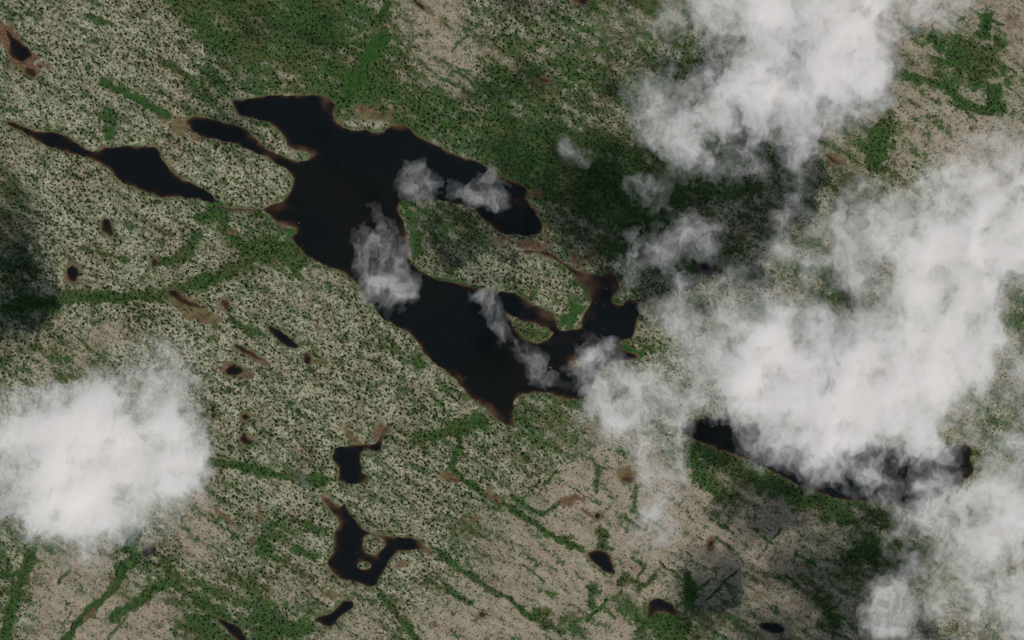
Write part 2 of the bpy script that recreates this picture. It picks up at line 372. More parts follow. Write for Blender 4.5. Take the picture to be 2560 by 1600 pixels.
def zones(px, py, water_only=False):
    """what lies at survey position px,py: dict of arrays"""
    w1 = fbm(px / 22, py / 22, 101, 3); w2 = fbm(px / 22 + 50, py / 22 + 9, 131, 3)
    rag = 2.0 * fbm(px / 9, py / 9, 141, 2)
    qx = px + 4.0 * w1 + rag; qy = py + 4.0 * w2 - rag
    sd = np.full(px.shape, -DEPTH_BAND); depth = np.zeros(px.shape)
    w3 = fbm(px / 120, py / 120, 151, 2); w4 = fbm(px / 36, py / 36, 161, 2)
    for poly, holes, d in LAKE_POLY:
        s = poly_sd(qx, qy, poly, DEPTH_BAND)
        for h in holes:
            s = np.minimum(s, -poly_sd(qx, qy, h, DEPTH_BAND))
        depth = np.where(s > 0, np.maximum(depth, 1.25 * d * (1 - np.exp(-s / ((10.0 if d > 2.5 else 5.5) * (.35 + 1.7 * smooth(-.45, .6, w4 + .5 * w3))))) ** 1.15), depth)
        sd = np.maximum(sd, s)
    for (x, y, rx, ry, a, q) in SHOALS:
        R = max(rx, ry) * 1.7
        m = (np.abs(px - x) < R) & (np.abs(py - y) < R)
        depth[m] *= 1 - q * smooth(1.45, .2, ell(qx[m] + 6 * w2[m], qy[m], x, y, rx, ry, a))
    z = {'sd': sd, 'depth': depth}
    if water_only: return z
    # grain of the land runs down-right at about 32 degrees
    ca, sa = math.cos(math.radians(32)), math.sin(math.radians(32))
    u = px * ca + py * sa; v = -px * sa + py * ca
    gx = px + 30 * fbm(px / 90, py / 90, 7, 3); gy = py + 30 * fbm(px / 90 + 31, py / 90, 9, 3)
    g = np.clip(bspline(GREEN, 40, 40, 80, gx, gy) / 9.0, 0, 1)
    r = np.clip(bspline(ROCK, 40, 40, 80, gx, gy) / 9.0, 0, 1)
    lin = fbm(u / 110, v / 26, 21, 4)
    fine = fbm(u / 26, v / 14, 33, 3)
    vein = 1 - np.abs(fbm(u / 95, v / 34, 61, 4)) * 8.5
    vein3 = 1 - np.abs(fbm(u / 52 + 3, v / 24, 65, 3)) * 7.5
    vein2 = 1 - np.abs(fbm(u / 60 + 9, v / 80, 71, 3)) * 7.0
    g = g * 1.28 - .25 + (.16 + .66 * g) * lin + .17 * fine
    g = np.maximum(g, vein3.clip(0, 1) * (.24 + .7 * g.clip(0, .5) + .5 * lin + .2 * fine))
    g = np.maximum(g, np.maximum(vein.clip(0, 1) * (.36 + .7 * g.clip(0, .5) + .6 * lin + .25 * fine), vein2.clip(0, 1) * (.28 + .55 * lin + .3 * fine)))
    rr = r + .25 * fbm(u / 60, v / 22, 41, 4) * (.3 + r)
    smoothv = np.zeros(px.shape)
    n1 = fbm(px / 16, py / 16, 55, 3)
    wid = fbm(px / 45, py / 45, 59, 3)
    for pts, hw, lush, sm in STRIPS + CRACKS:
        pts = np.array(pts, float)
        band = hw * 2.6 + 8
        lo = pts.min(0) - band; hi = pts.max(0) + band
        m = (px > lo[0]) & (px < hi[0]) & (py > lo[1]) & (py < hi[1])
        if not m.any(): continue
        x = px[m] + 5 * w1[m]; y = py[m] + 5 * w2[m]
        d = np.full(x.shape, 1e9)
        for a, b in zip(pts[:-1], pts[1:]): d = np.minimum(d, seg_dist(x, y, a, b))
        k = smooth(2.1, .25, d / (hw * np.clip(1 + 1.1 * wid[m], .45, 2)) + .85 * n1[m] + .5 * w2[m])
        g[m] = np.maximum(g[m], k * lush * .95)
        rr[m] = rr[m] * (1 - k * lush)
        smoothv[m] = np.maximum(smoothv[m], k * sm)
    p = np.zeros(px.shape)
    for (x, y, rx, ry, a, s) in PEAT:
        R = max(rx, ry) * 2.2 + 6
        m = (np.abs(px - x) < R) & (np.abs(py - y) < R)
        if not m.any(): continue
        p[m] = np.maximum(p[m], s * smooth(1.6, .25, ell(qx[m] + 6 * n1[m], qy[m] + 5 * w2[m], x, y, rx, ry, a) + .5 * n1[m] + .35 * w1[m]))
    for (x, y, rx, ry, a, s) in ROCKS:
        R = max(rx, ry) * 1.6
        m = (np.abs(px - x) < R) & (np.abs(py - y) < R)
        rr[m] = np.maximum(rr[m], s * smooth(1.3, .6, ell(qx[m], qy[m], x, y, rx, ry, a) + .3 * n1[m]))
    # the shore: a thin belt of sedge and peat
    wet = fbm(px / 48, py / 48, 77, 3)
    belt = smooth(-(4 + 34 * wet.clip(0, 1)), -1, sd) * (.40 + .6 * wet)
    g = np.maximum(g, smooth(-16, -3, sd) * (.42 + .25 * n1))
    p = np.maximum(p, np.clip(belt, 0, 1) * .8)
    z['lin'] = lin; z['stand'] = fbm(u / 190, v / 90, 81, 3); z['green'] = np.clip(g, 0, 1); z['rock'] = np.clip(rr, 0, 1); z['peat'] = np.clip(p, 0, 1); z['open'] = np.clip(smoothv, 0, 1)
    return z

def land_z(px, py, z):
    """height of the ground above the water in metres"""
    hill = 1.4 + 1.1 * fbm(px / 160, py / 160, 201, 4) + .35 * fbm(px / 18, py / 18, 211, 3)
    rise = smooth(0, 26, -z['sd'])
    land = .12 + (-z['sd']).clip(0, 4) * .04 + rise * np.maximum(hill, .2)
    s = z['sd']
    shore = np.where(s > -2, np.minimum(land, (-s) * .08), land)
    return np.where(s > 0, -z['depth'] - .03, shore)

# ---------------------------------------------------------------- node helpers
def mat(name):
    m = bpy.data.materials.new(name); m.use_nodes = True
    t = m.node_tree; t.nodes.clear()
    return m, t
def N(t, typ, **kw):
    n = t.nodes.new(typ)
    for k, v in kw.items(): setattr(n, k, v)
    return n
def noise(t, vec, scale, detail=4, rough=.55):
    n = N(t, 'ShaderNodeTexNoise'); n.inputs['Scale'].default_value = scale
    n.inputs['Detail'].default_value = detail; n.inputs['Roughness'].default_value = rough
    t.links.new(vec, n.inputs['Vector']); return n.outputs['Fac']
def math_(t, op, a, b=None, clamp=False):
    n = N(t, 'ShaderNodeMath', operation=op, use_clamp=clamp)
    for i, q in enumerate((a, b)):
        if q is None: continue
        if isinstance(q, (int, float)): n.inputs[i].default_value = q
        else: t.links.new(q, n.inputs[i])
    return n.outputs[0]
def mixc(t, f, a, b):
    n = N(t, 'ShaderNodeMix', data_type='RGBA')
    for s, q in ((n.inputs[0], f), (n.inputs[6], a), (n.inputs[7], b)):
        if isinstance(q, (int, float)): s.default_value = q
        elif isinstance(q, tuple): s.default_value = (*q, 1)
        else: t.links.new(q, s)
    return n.outputs[2]
def step(t, v, lo, hi):
    n = N(t, 'ShaderNodeMapRange', interpolation_type='SMOOTHSTEP')
    n.inputs[1].default_value = lo; n.inputs[2].default_value = hi
    t.links.new(v, n.inputs[0]); return n.outputs[0]

# ---------------------------------------------------------------- ground
def axis(half, inner_step, far):
    a = list(np.arange(0, half + .01, inner_step)); s = inner_step
    while a[-1] < far:
        s *= 1.22; a.append(a[-1] + s)
    a = np.array(a)
    return np.concatenate([-a[:0:-1], a])
GX = axis(720, 1.9, 9000); GY = axis(480, 1.9, 9000)
XX, YY = np.meshgrid(GX, GY)
PX = XX / M + 1280; PY = 800 - YY / M
Z = zones(PX.ravel(), PY.ravel())
ZZ = land_z(PX.ravel(), PY.ravel(), Z)
nx, ny = len(GX), len(GY)
co = np.stack([XX.ravel(), YY.ravel(), ZZ], 1).astype(np.float32)
idx = np.arange(nx * ny).reshape(ny, nx)
quads = np.stack([idx[:-1, :-1], idx[:-1, 1:], idx[1:, 1:], idx[1:, :-1]], -1).reshape(-1, 4)

def mesh_np(name, co, faces, n):
    me = bpy.data.meshes.new(name)
    nf = len(faces)
    me.vertices.add(len(co)); me.vertices.foreach_set('co', np.ascontiguousarray(co, np.float32).ravel())
    me.loops.add(nf * n); me.loops.foreach_set('vertex_index', np.ascontiguousarray(faces, np.int32).ravel())
    me.polygons.add(nf); me.polygons.foreach_set('loop_start', np.arange(0, nf * n, n, dtype=np.int32))
    me.update(calc_edges=True); me.validate()
    me.polygons.foreach_set('use_smooth', np.ones(nf, bool))
    return me

gme = mesh_np('ground', co, quads, 4)
for k in ('green', 'rock', 'peat', 'open'):
    at = gme.attributes.new(k, 'FLOAT', 'POINT'); at.data.foreach_set('value', Z[k].astype(np.float32))
ground = bpy.data.objects.new('ground', gme); COL.objects.link(ground)
ground['kind'] = 'structure'
ground['label'] = 'pale lichen, tan rock and green moss ground around the dark lakes'

gm, t = mat('ground')
geo = N(t, 'ShaderNodeNewGeometry'); P = geo.outputs['Position']
def att(k):
    a = N(t, 'ShaderNodeAttribute', attribute_name=k); return a.outputs['Fac']
mp = N(t, 'ShaderNodeMapping'); mp.inputs['Rotation'].default_value = (0, 0, math.radians(32)); t.links.new(P, mp.inputs[0])
mp2 = N(t, 'ShaderNodeMapping'); mp2.inputs['Scale'].default_value = (.22, 1, 1); t.links.new(mp.outputs[0], mp2.inputs[0])
n_small = noise(t, P, .36, 3, .6)
n_mid = noise(t, P, .12, 4, .6)
n_big = noise(t, P, .02, 4, .55)
n_streak = noise(t, mp2.outputs[0], .35, 4, .6)
n_streak2 = noise(t, mp2.outputs[0], .1, 5, .62)
lich = mixc(t, step(t, n_small, .36, .62), (.092, .098, .048), (.405, .40, .285))
lich = mixc(t, step(t, n_big, .42, .66), lich, mixc(t, step(t, n_small, .36, .6), (.105, .092, .052), (.35, .31, .225)))
lich = mixc(t, math_(t, 'MULTIPLY', step(t, n_streak2, .50, .66), .42), lich, (.10, .108, .052))
rock = mixc(t, step(t, n_mid, .3, .65), (.245, .206, .152), (.37, .315, .24))
rock = mixc(t, math_(t, 'MULTIPLY', step(t, noise(t, mp2.outputs[0], .05, 5, .65), .5, .6), .55), rock, lich)
rock = mixc(t, math_(t, 'MULTIPLY', step(t, n_streak, .5, .36), math_(t, 'ADD', math_(t, 'MULTIPLY', step(t, n_big, .48, .62), .5), .12)), rock, (.15, .11, .085))
rock = mixc(t, math_(t, 'MULTIPLY', step(t, n_small, .44, .34), .7), rock, (.11, .10, .055))
rock = mixc(t, math_(t, 'MULTIPLY', step(t, n_streak2, .5, .68), .35), rock, (.25, .165, .125))
rock = mixc(t, math_(t, 'MULTIPLY', step(t, n_small, .56, .66), .5), rock, (.37, .33, .25))
moss = mixc(t, step(t, n_mid, .35, .65), (.015, .046, .014), (.041, .092, .024))
moss = mixc(t, step(t, n_big, .45, .62), moss, mixc(t, step(t, n_small, .4, .6), (.030, .052, .018), (.075, .092, .034)))
moss = mixc(t, math_(t, 'MULTIPLY', step(t, n_small, .55, .7), .42), moss, (.13, .15, .06))
sedge = mixc(t, step(t, n_mid, .35, .65), (.015, .050, .013), (.034, .086, .020))
peat = mixc(t, step(t, n_small, .3, .65), (.060, .036, .022), (.17, .105, .065))
peat = mixc(t, step(t, n_big, .45, .6), peat, mixc(t, step(t, n_mid, .35, .6), (.075, .062, .028), (.15, .13, .062)))
wob = math_(t, 'MULTIPLY', math_(t, 'SUBTRACT', math_(t, 'ADD', n_small, math_(t, 'MULTIPLY', n_mid, .8)), .9), 1.7)
f_rock = step(t, math_(t, 'ADD', att('rock'), math_(t, 'MULTIPLY', wob, .8)), .25, .60)
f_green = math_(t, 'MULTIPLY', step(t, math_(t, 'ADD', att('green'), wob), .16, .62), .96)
f_peat = step(t, math_(t, 'ADD', att('peat'), math_(t, 'MULTIPLY', wob, .5)), .30, .68)
c = mixc(t, f_rock, lich, rock)
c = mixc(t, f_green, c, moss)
c = mixc(t, math_(t, 'MULTIPLY', step(t, math_(t, 'ADD', att('open'), math_(t, 'MULTIPLY', wob, .5)), .15, .75), .95), c, sedge)
c = mixc(t, f_peat, c, peat)
# lake bed: brown peat mud
sep = N(t, 'ShaderNodeSeparateXYZ'); t.links.new(P, sep.inputs[0])
c = mixc(t, step(t, math_(t, 'MULTIPLY', sep.outputs[2], -1), -.02, .12), c, mixc(t, n_mid, (.085, .053, .029), (.15, .094, .052)))
bs = N(t, 'ShaderNodeBsdfDiffuse'); bs.inputs['Roughness'].default_value = .6
t.links.new(c, bs.inputs[0])
bp = N(t, 'ShaderNodeBump'); bp.inputs['Strength'].default_value = .6; bp.inputs['Distance'].default_value = .5
t.links.new(n_small, bp.inputs['Height']); t.links.new(bp.outputs[0], bs.inputs['Normal'])
out = N(t, 'ShaderNodeOutputMaterial'); t.links.new(bs.outputs[0], out.inputs[0])
gme.materials.append(gm)

# ---------------------------------------------------------------- water: each lake a body of brown peat water
wm, t = mat('peat_water')
tr = N(t, 'ShaderNodeBsdfTransparent'); gl = N(t, 'ShaderNodeBsdfGlossy'); gl.inputs['Roughness'].default_value = .06
fr = N(t, 'ShaderNodeFresnel'); fr.inputs['IOR'].default_value = 1.33
silt = N(t, 'ShaderNodeBsdfDiffuse'); silt.inputs[0].default_value = (.0036, .0056, .0054, 1)      # fine silt hanging in the water
ads = N(t, 'ShaderNodeAddShader'); t.links.new(tr.outputs[0], ads.inputs[0]); t.links.new(silt.outputs[0], ads.inputs[1])
gq = N(t, 'ShaderNodeNewGeometry'); t.links.new(mixc(t, step(t, noise(t, gq.outputs['Position'], .005, 3), .47, .64), (.0036, .0058, .0058), (.0056, .0062, .0042)), silt.inputs[0])
mx = N(t, 'ShaderNodeMixShader'); t.links.new(fr.outputs[0], mx.inputs[0]); t.links.new(ads.outputs[0], mx.inputs[1]); t.links.new(gl.outputs[0], mx.inputs[2])
ab = N(t, 'ShaderNodeVolumeAbsorption'); ab.inputs['Color'].default_value = (.58, .47, .36, 1); ab.inputs['Density'].default_value = 2.1
out = N(t, 'ShaderNodeOutputMaterial'); t.links.new(mx.outputs[0], out.inputs[0]); t.links.new(ab.outputs[0], out.inputs['Volume'])
gp = N(t, 'ShaderNodeNewGeometry')
bpw = N(t, 'ShaderNodeBump'); bpw.inputs['Strength'].default_value = .05
t.links.new(noise(t, gp.outputs['Position'], 1.2, 3), bpw.inputs['Height']); t.links.new(bpw.outputs[0], gl.inputs['Normal'])
import bmesh
for (nm, label, outl, hs, d) in LAKES:
    p = chaikin(outl, 2)
    c0 = p.mean(0)
    nrm = np.roll(p, -1, 0) - np.roll(p, 1, 0); nrm = np.stack([nrm[:, 1], -nrm[:, 0]], 1)
    nrm /= np.linalg.norm(nrm, axis=1)[:, None] + 1e-9
    area = .5 * np.sum(p[:, 0] * np.roll(p[:, 1], -1) - np.roll(p[:, 0], -1) * p[:, 1])
    p = p + nrm * (5.0 if area > 0 else -5.0)          # laps under the bank; the ground cuts the shore line
    bm = bmesh.new()
    top = [bm.verts.new((float(wx(a)), float(wy(b)), 0.0)) for a, b in p]
    bot = [bm.verts.new((float(wx(a)), float(wy(b)), -6.0)) for a, b in p]
    f1 = bm.faces.new(top); f2 = bm.faces.new(bot[::-1])
    for i in range(len(top)):
        j = (i + 1) % len(top)
        bm.faces.new((top[j], top[i], bot[i], bot[j]))
    bmesh.ops.triangulate(bm, faces=[f1, f2])
    bmesh.ops.recalc_face_normals(bm, faces=bm.faces[:])
    me = bpy.data.meshes.new(nm); bm.to_mesh(me); bm.free()
    me.materials.append(wm)
    o = bpy.data.objects.new(nm, me); COL.objects.link(o)
    o['kind'] = 'structure'; o['label'] = label

# ---------------------------------------------------------------- trees
def foliage_mat(name, a, b):
    m, t = mat(name)
    oi = N(t, 'ShaderNodeObjectInfo'); g = N(t, 'ShaderNodeNewGeometry')
    c = mixc(t, oi.outputs['Random'], a, b)
    c = mixc(t, math_(t, 'MULTIPLY', noise(t, g.outputs['Position'], 2.5, 2), .5), c, tuple(min(1, q * 1.7) for q in b))
    d = N(t, 'ShaderNodeBsdfDiffuse'); t.links.new(c, d.inputs[0])
    o = N(t, 'ShaderNodeOutputMaterial'); t.links.new(d.outputs[0], o.inputs[0])
    return m
spruce_m = foliage_mat('spruce_needles', (.022, .042, .015), (.046, .070, .024))
shrub_m = foliage_mat('shrub_leaves', (.014, .038, .011), (.066, .102, .020))
bark_m, t = mat('bark')
g_ = N(t, 'ShaderNodeNewGeometry'); d_ = N(t, 'ShaderNodeBsdfDiffuse')
t.links.new(mixc(t, noise(t, g_.outputs['Position'], 6, 3), (.05, .038, .028), (.13, .105, .085)), d_.inputs[0])
o_ = N(t, 'ShaderNodeOutputMaterial'); t.links.new(d_.outputs[0], o_.inputs[0])

def crown_mesh(seed, tiers=5, n=9):
    """unit spruce crown: base radius 1, height 1; ragged drooping whorls of branches"""
    r = random.Random(seed); v = []; f = []
    for k in range(tiers):
        z0 = .10 + .80 * k / tiers; rad = (1 - k / tiers) ** .85
        top = len(v); v.append((r.uniform(-.05, .05), r.uniform(-.05, .05), min(1, z0 + .34 + .1 * (k == tiers - 1))))
        off = r.uniform(0, 6.28)
        for i in range(n * 2):
            a = off + i * math.pi / n
            q = rad * (r.uniform(.80, 1.2) if i % 2 == 0 else r.uniform(.38, .6))
            v.append((math.cos(a) * q, math.sin(a) * q, z0 + (-.05 if i % 2 == 0 else .06) + r.uniform(-.02, .02)))
        for i in range(n * 2):
            f.append((top, top + 1 + i, top + 1 + (i + 1) % (n * 2)))
    me = bpy.data.meshes.new('crown'); me.from_pydata(v, [], f); me.materials.append(spruce_m)
    return me
def shrub_mesh(seed):
    r = random.Random(seed); bm = bmesh.new()
    bmesh.ops.create_icosphere(bm, subdivisions=2, radius=1)
    for w in bm.verts:
        k = r.uniform(.65, 1.25); w.co = (w.co.x * k, w.co.y * k, max(-.1, w.co.z * .62 * k) + .1)
    me = bpy.data.meshes.new('shrub'); bm.to_mesh(me); bm.free(); me.materials.append(shrub_m)
    return me
def trunk_mesh():
    v = []; f = []
    for z, r in ((0, .05), (.45, .035), (.95, .008)):
        for i in range(6): v.append((math.cos(i * 1.047) * r, math.sin(i * 1.047) * r, z))
    for k in range(2):
        for i in range(6): f.append((k * 6 + i, k * 6 + (i + 1) % 6, k * 6 + 6 + (i + 1) % 6, k * 6 + 6 + i))
    me = bpy.data.meshes.new('trunk'); me.from_pydata(v, [], f); me.materials.append(bark_m)
    return me
CROWNS = [crown_mesh(s) for s in (1, 2, 3, 4)]
TRUNK = trunk_mesh()

def scatter(spacing, seed, margin):
    """jittered lattice over the frame and a margin, survey units"""
    g = np.random.default_rng(seed)
    xs = np.arange(-margin, 2560 + margin, spacing); ys = np.arange(-margin, 1600 + margin, spacing * .87)
    X, Y = np.meshgrid(xs, ys); X[1::2] += spacing / 2
    X = X.ravel() + g.normal(0, spacing * .42, X.size); Y = Y.ravel() + g.normal(0, spacing * .42, Y.size)
    return X, Y, g

tx, ty, rg = scatter(7.9, 11, 110)
tz = zones(tx, ty)
clump = fbm(tx / 30, ty / 30, 301, 3)
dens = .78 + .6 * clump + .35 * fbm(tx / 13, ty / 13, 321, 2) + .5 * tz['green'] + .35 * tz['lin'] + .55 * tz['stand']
dens *= (1 - .52 * smooth(.25, .8, tz['rock'])) * (1 - .93 * smooth(.2, .7, tz['open'])) * (1 - .93 * smooth(.25, .6, tz['peat']))
dens *= (tz['sd'] < -3.0)
keep = rg.random(tx.size) < dens
tx, ty = tx[keep], ty[keep]; tz = {k: v[keep] for k, v in tz.items()}
th = land_z(tx, ty, tz)
trad = np.clip(rg.normal(1.14, .36, tx.size) * (1 + .28 * fbm(tx / 120, ty / 120, 311, 2) + .12 * tz['lin']) * (1 - .40 * smooth(.1, .5, tz['rock'])), .5, 1.95)
thei = trad * rg.uniform(1.9, 2.7, tx.size)
NT = tx.size
print('trees', NT)

# ---------------------------------------------------------------- clouds (40-unit cells, opacity in tenths), rows run past the frame
CL_Y0 = 20
CL = np.zeros((60, 72))       # columns from x = -60 ... (cell i centre = -60 + 40 i), rows centre = 20 + 40 j
def put(y, x, s):
    j = (y - 20) // 40; i = (x + 60) // 40
    for k, ch in enumerate(s): CL[j, i + k] = max(CL[j, i + k], int(ch))
T3 = ['0000000003268778','0000000034456667','0000000012123568','0000000012112368','0000001223224679','0000001244345898','0000000455556778',
      '0000000466667766','0002000257654435','0003300015764241','0001200001543433','0000000322122211','0000000232000000']
T4 = ['8787888745554100','8777999853442000','8787999620000000','8668999400000000','8778988610000000','9888888500000000','8875666400000000',
      '6675552000000131','4564200000223444','1561000000234555','1530011002456666','1311243114667778','2421244457777888']
for j in range(13):
    put(20 + 40 * j, 1300, T3[j]); put(20 + 40 * j, 1940, T4[j])
T7 = ['0000000011232111','0000000313454101','0000000225445102','0000002424211123','0000000301423422','0000000012434445','0000000045545655','0000000026655678',
      '2000343001466689','2412554113457789','0442266665455799','0011464566555799','0000577775664678','0000367653611156']
T8 = ['3324664666657888','2224667778998898','5523666689888898','2366665488888878','3231465488887864','5341244589888853','7666366688788871','8766676788889873',
      '9767689989999874','9988899988999835','9899989888998835','9899999999983634','7899899999953323','6888899898742224']
for j in range(14):
    put(540 + 40 * j, 1300, T7[j]); put(540 + 40 * j, 1940, T8[j])
TC = ['0000133444310156','0100000354410034','0000000055300001','0000000145200000','0000000155210000','0000000255300000','0000000244200100','0000000122001100','0000000000000000']
TD = ['6888897657733334','5587763347750344','1267646522421665','0032133325556786'.replace('0032133','0031233'),'0000002415667778','0011000146757778','0021000234557887','0020000332456786',
      '0000000025556666','0000004553345556','0000005654555567','0000004653335456','0000006654112246']
for j in range(13):
    if j < len(TC): put(1100 + 40 * j, 1300, TC[j])
    put(1100 + 40 * j, 1940, TD[j])
TL = {820:'00000001110000',860:'00000001243200',900:'00000012255410',940:'10001443466620',980:'45566886566620',1020:'57789997678610',1060:'78999998788840',
      1100:'78899898777861',1140:'68898998779981',1180:'78999999889871',1220:'77999998888761',1260:'68999987764310',1300:'46888887744100',1340:'24567665422000',
      1380:'00113532110000',1420:'00013320000000',1460:'00000100000000'}
for y, s in TL.items():
    put(y, 20, s)
    j = (y - 20) // 40
    CL[j, 1] = .8 * CL[j, 2]; CL[j, 0] = .4 * CL[j, 2]
for y, x, s in [(540,900,'031'),(580,900,'3443'),(620,900,'3343'),(660,900,'4443'),(700,900,'5676'),(740,900,'3565'),(780,940,'121'),(500,900,'12'),
                (420,1020,'43'),(460,980,'1665'),(500,1020,'23'),(420,1180,'03'),(460,1140,'3542'),(500,1140,'2343'),(540,1260,'1'),
                (740,1180,'46'),(780,1180,'133'),(820,1260,'4'),(860,1260,'32'),(980,1220,'21'),(1020,1220,'1'),
                (1180,780,'2'),(1220,740,'31'),(1260,700,'31'),(380,820,'1')]:
    put(y, x, s)
CL[10:28, 21:34] *= .84                                        # the scraps over the lake are thin
for j in range(CL.shape[0]):                                   # on past the right edge of the frame
    for k, q in enumerate((.9, .7, .5, .3, .1)): CL[j, 66 + k] = CL[j, 65] * q
# the bank past the bottom edge, placed from the shade it throws (x, y, rx, ry of the shade, opacity)
H_TAN = 322.0 / math.tan(math.radians(SUN_EL)) * math.cos(math.radians(45)) / M
SHR = (ALT - 322.0) / ALT
_cy, _cx = np.mgrid[0:CL.shape[0], 0:CL.shape[1]]
_cx = _cx * 40.0 - 60; _cy = _cy * 40.0 + 20
for (x, y, rx, ry, q) in [(1915,1265,95,60,.80),(2140,1395,150,55,.80),(2170,1382,60,40,.95),(1790,1448,56,66,.86),(2005,1430,80,40,.86),(2085,1530,75,75,.80),(1728,1490,36,60,.70),
                          (2190,1303,100,36,.72),(1935,1568,95,45,.72),(2010,1235,60,40,.5),(1880,1350,40,30,.45),(2300,1600,200,60,.7)]:
    X = 1280 + (x - 1280 + H_TAN) / SHR; Y = 800 + (y - 800 + H_TAN) / SHR
    e = min(.97, q * 1.1) * 10 * np.exp(-(((_cx - X) / rx / 1.5) ** 2 + ((_cy - Y) / ry / 1.5) ** 2) ** 1.5 * .8)
    CL = np.where(_cy > 1610, np.maximum(CL, e), CL)

# sub clouds: anchors (x, y, reach) with what each looks like
CLOUDS = [
 ('white cumulus cloud with bright core filling the lower left', [(60,1060),(180,1160),(330,1180),(460,1150),(380,960),(300,1320)]),
 ('ragged bright cloud at the top right with wisps hanging down', [(1700,60),(1860,200),(2000,120),(2120,120),(1700,320),(1950,320),(1650,240),(1980,420)]),
 ('thin grey veil at the top edge right of the bright ragged cloud', [(2300,40),(2420,20)]),
 ('huge curled white cloud filling the right side', [(1900,880),(2050,940),(2200,960),(2350,860),(2380,700),(2350,560),(2180,1060),(2020,1060)]),
 ('soft pale cloud at the right edge above the huge curled cloud', [(2500,420),(2540,560),(2400,460),(2540,640)]),
 ('thin grey-green cloud veil between the lake and the huge curled cloud', [(1720,640),(1700,800),(1800,740),(1960,640),(2100,560),(1740,580)]),
 ('pale hazy cloud over the lower end of the lake', [(1500,1000),(1600,1060),(1460,930),(1560,960)]),
 ('faint vertical column of thin cloud over tan ground', [(1640,1180),(1640,1280),(1650,1360)]),
 ('broad grey cloud in the bottom right corner', [(2480,1260),(2500,1380),(2300,1480),(2240,1560),(2520,1540),(2400,1440),(2520,1140)]),
 ('small lumpy cloud with dark hole over the narrows of the lake', [(930,600),(960,720),(900,680)]),
 ('small wedge-shaped puff over the upper lake, left of its neighbour', [(1040,450)]),
 ('small ragged puff over the upper lake above the wooded island', [(1200,460),(1240,500)]),
 ('small white puff trailing a thread over the lower lake', [(1200,745),(1280,820),(1300,900)]),
 ('faint wisps over the dark shadow at the top centre', [(1420,380),(1440,350)]),
 ('thin grey wisps in the shadow right of the upper lake', [(1600,480),(1580,600),(1750,460)]),
 ('faint smudge of thin haze left of the ragged pond', [(740,1220),(700,1260)]),
 ('grey cloud bank lying past the bottom edge at the right', [(2300,1740),(2250,1850),(2450,1820),(2450,1960),(2560,1760),(2600,1900)]),
]
CLOUD_Z = 322.0
SIGMA = .13
CSTEP = 2.5                                                     # survey units between cloud vertices = 1.25 m
def cloud_tau(px, py):
    w1 = fbm(px / 95, py / 95, 401, 4, .55); w2 = fbm(px / 95 + 40, py / 95 + 11, 431, 4, .55)
    v1 = fbm(px / 26, py / 26, 461, 3); v2 = fbm(px / 26 + 7, py / 26 + 23, 491, 3)
    qx = px + 26 * w1 + 11 * v1; qy = py + 26 * w2 + 11 * v2
    o = bspline(CL / 10.0, -60, 20, 40, qx, qy)
    b = fbm(qx / 60, qy / 60, 511, 6, .62)
    bc = fbm(qx / 75, qy / 75, 571, 3, .5)
    s = 1 - np.abs(fbm(qx / 34 + .5 * w1, qy / 70, 541, 5, .6)) * 2.2        # fibres
    thin = 1 - smooth(.42, .80, o)
    veil = .6 * smooth(1620, 1760, px) * smooth(560, 640, py) * (1 - smooth(980, 1080, py))                 # the calmer sheet of cloud at the right
    o = o + ((.40 * b + .20 * (s - .45)) * (.10 + .95 * thin) * (1 - .45 * veil) + (.36 * bc + .16 * (s - .45)) * (1 - thin)) * smooth(.02, .25, o)
    o = np.clip(o, 0, 1.0)
    bright = o ** 2.05; bright = bright / (1 + (bright / .80) ** 4) ** .25            # how white the cloud looks from above
    tau = bright / (1 - bright) / .75
    return tau * (1 + .34 * b * thin + .12 * bc) * smooth(.04, .14, o)

cm, t = mat('cloud')
pv = N(t, 'ShaderNodeVolumePrincipled')
pv.inputs['Color'].default_value = (.992, .984, .976, 1)
pv.inputs['Density'].default_value = SIGMA
pv.inputs['Anisotropy'].default_value = 0.0
out = N(t, 'ShaderNodeOutputMaterial'); t.links.new(pv.outputs[0], out.inputs['Volume'])

gx = np.arange(-90, 2800, CSTEP); gy = np.arange(-40, 2340, CSTEP)
CX, CY = np.meshgrid(gx, gy)
TAU = np.zeros(CX.shape)
coarse = bspline(CL, -60, 20, 40, CX.ravel(), CY.ravel()).reshape(CX.shape)
# only work near cloud
near = coarse > .01
k = 24
pad = near.copy()
for ax in (0, 1):
    acc = pad.copy()
    for s in range(-k, k + 1, 4):
        acc |= np.roll(pad, s, ax)
    pad = acc
TAU[pad] = cloud_tau(CX[pad], CY[pad])
TAU[:2] = TAU[-2:] = 0; TAU[:, :2] = TAU[:, -2:] = 0
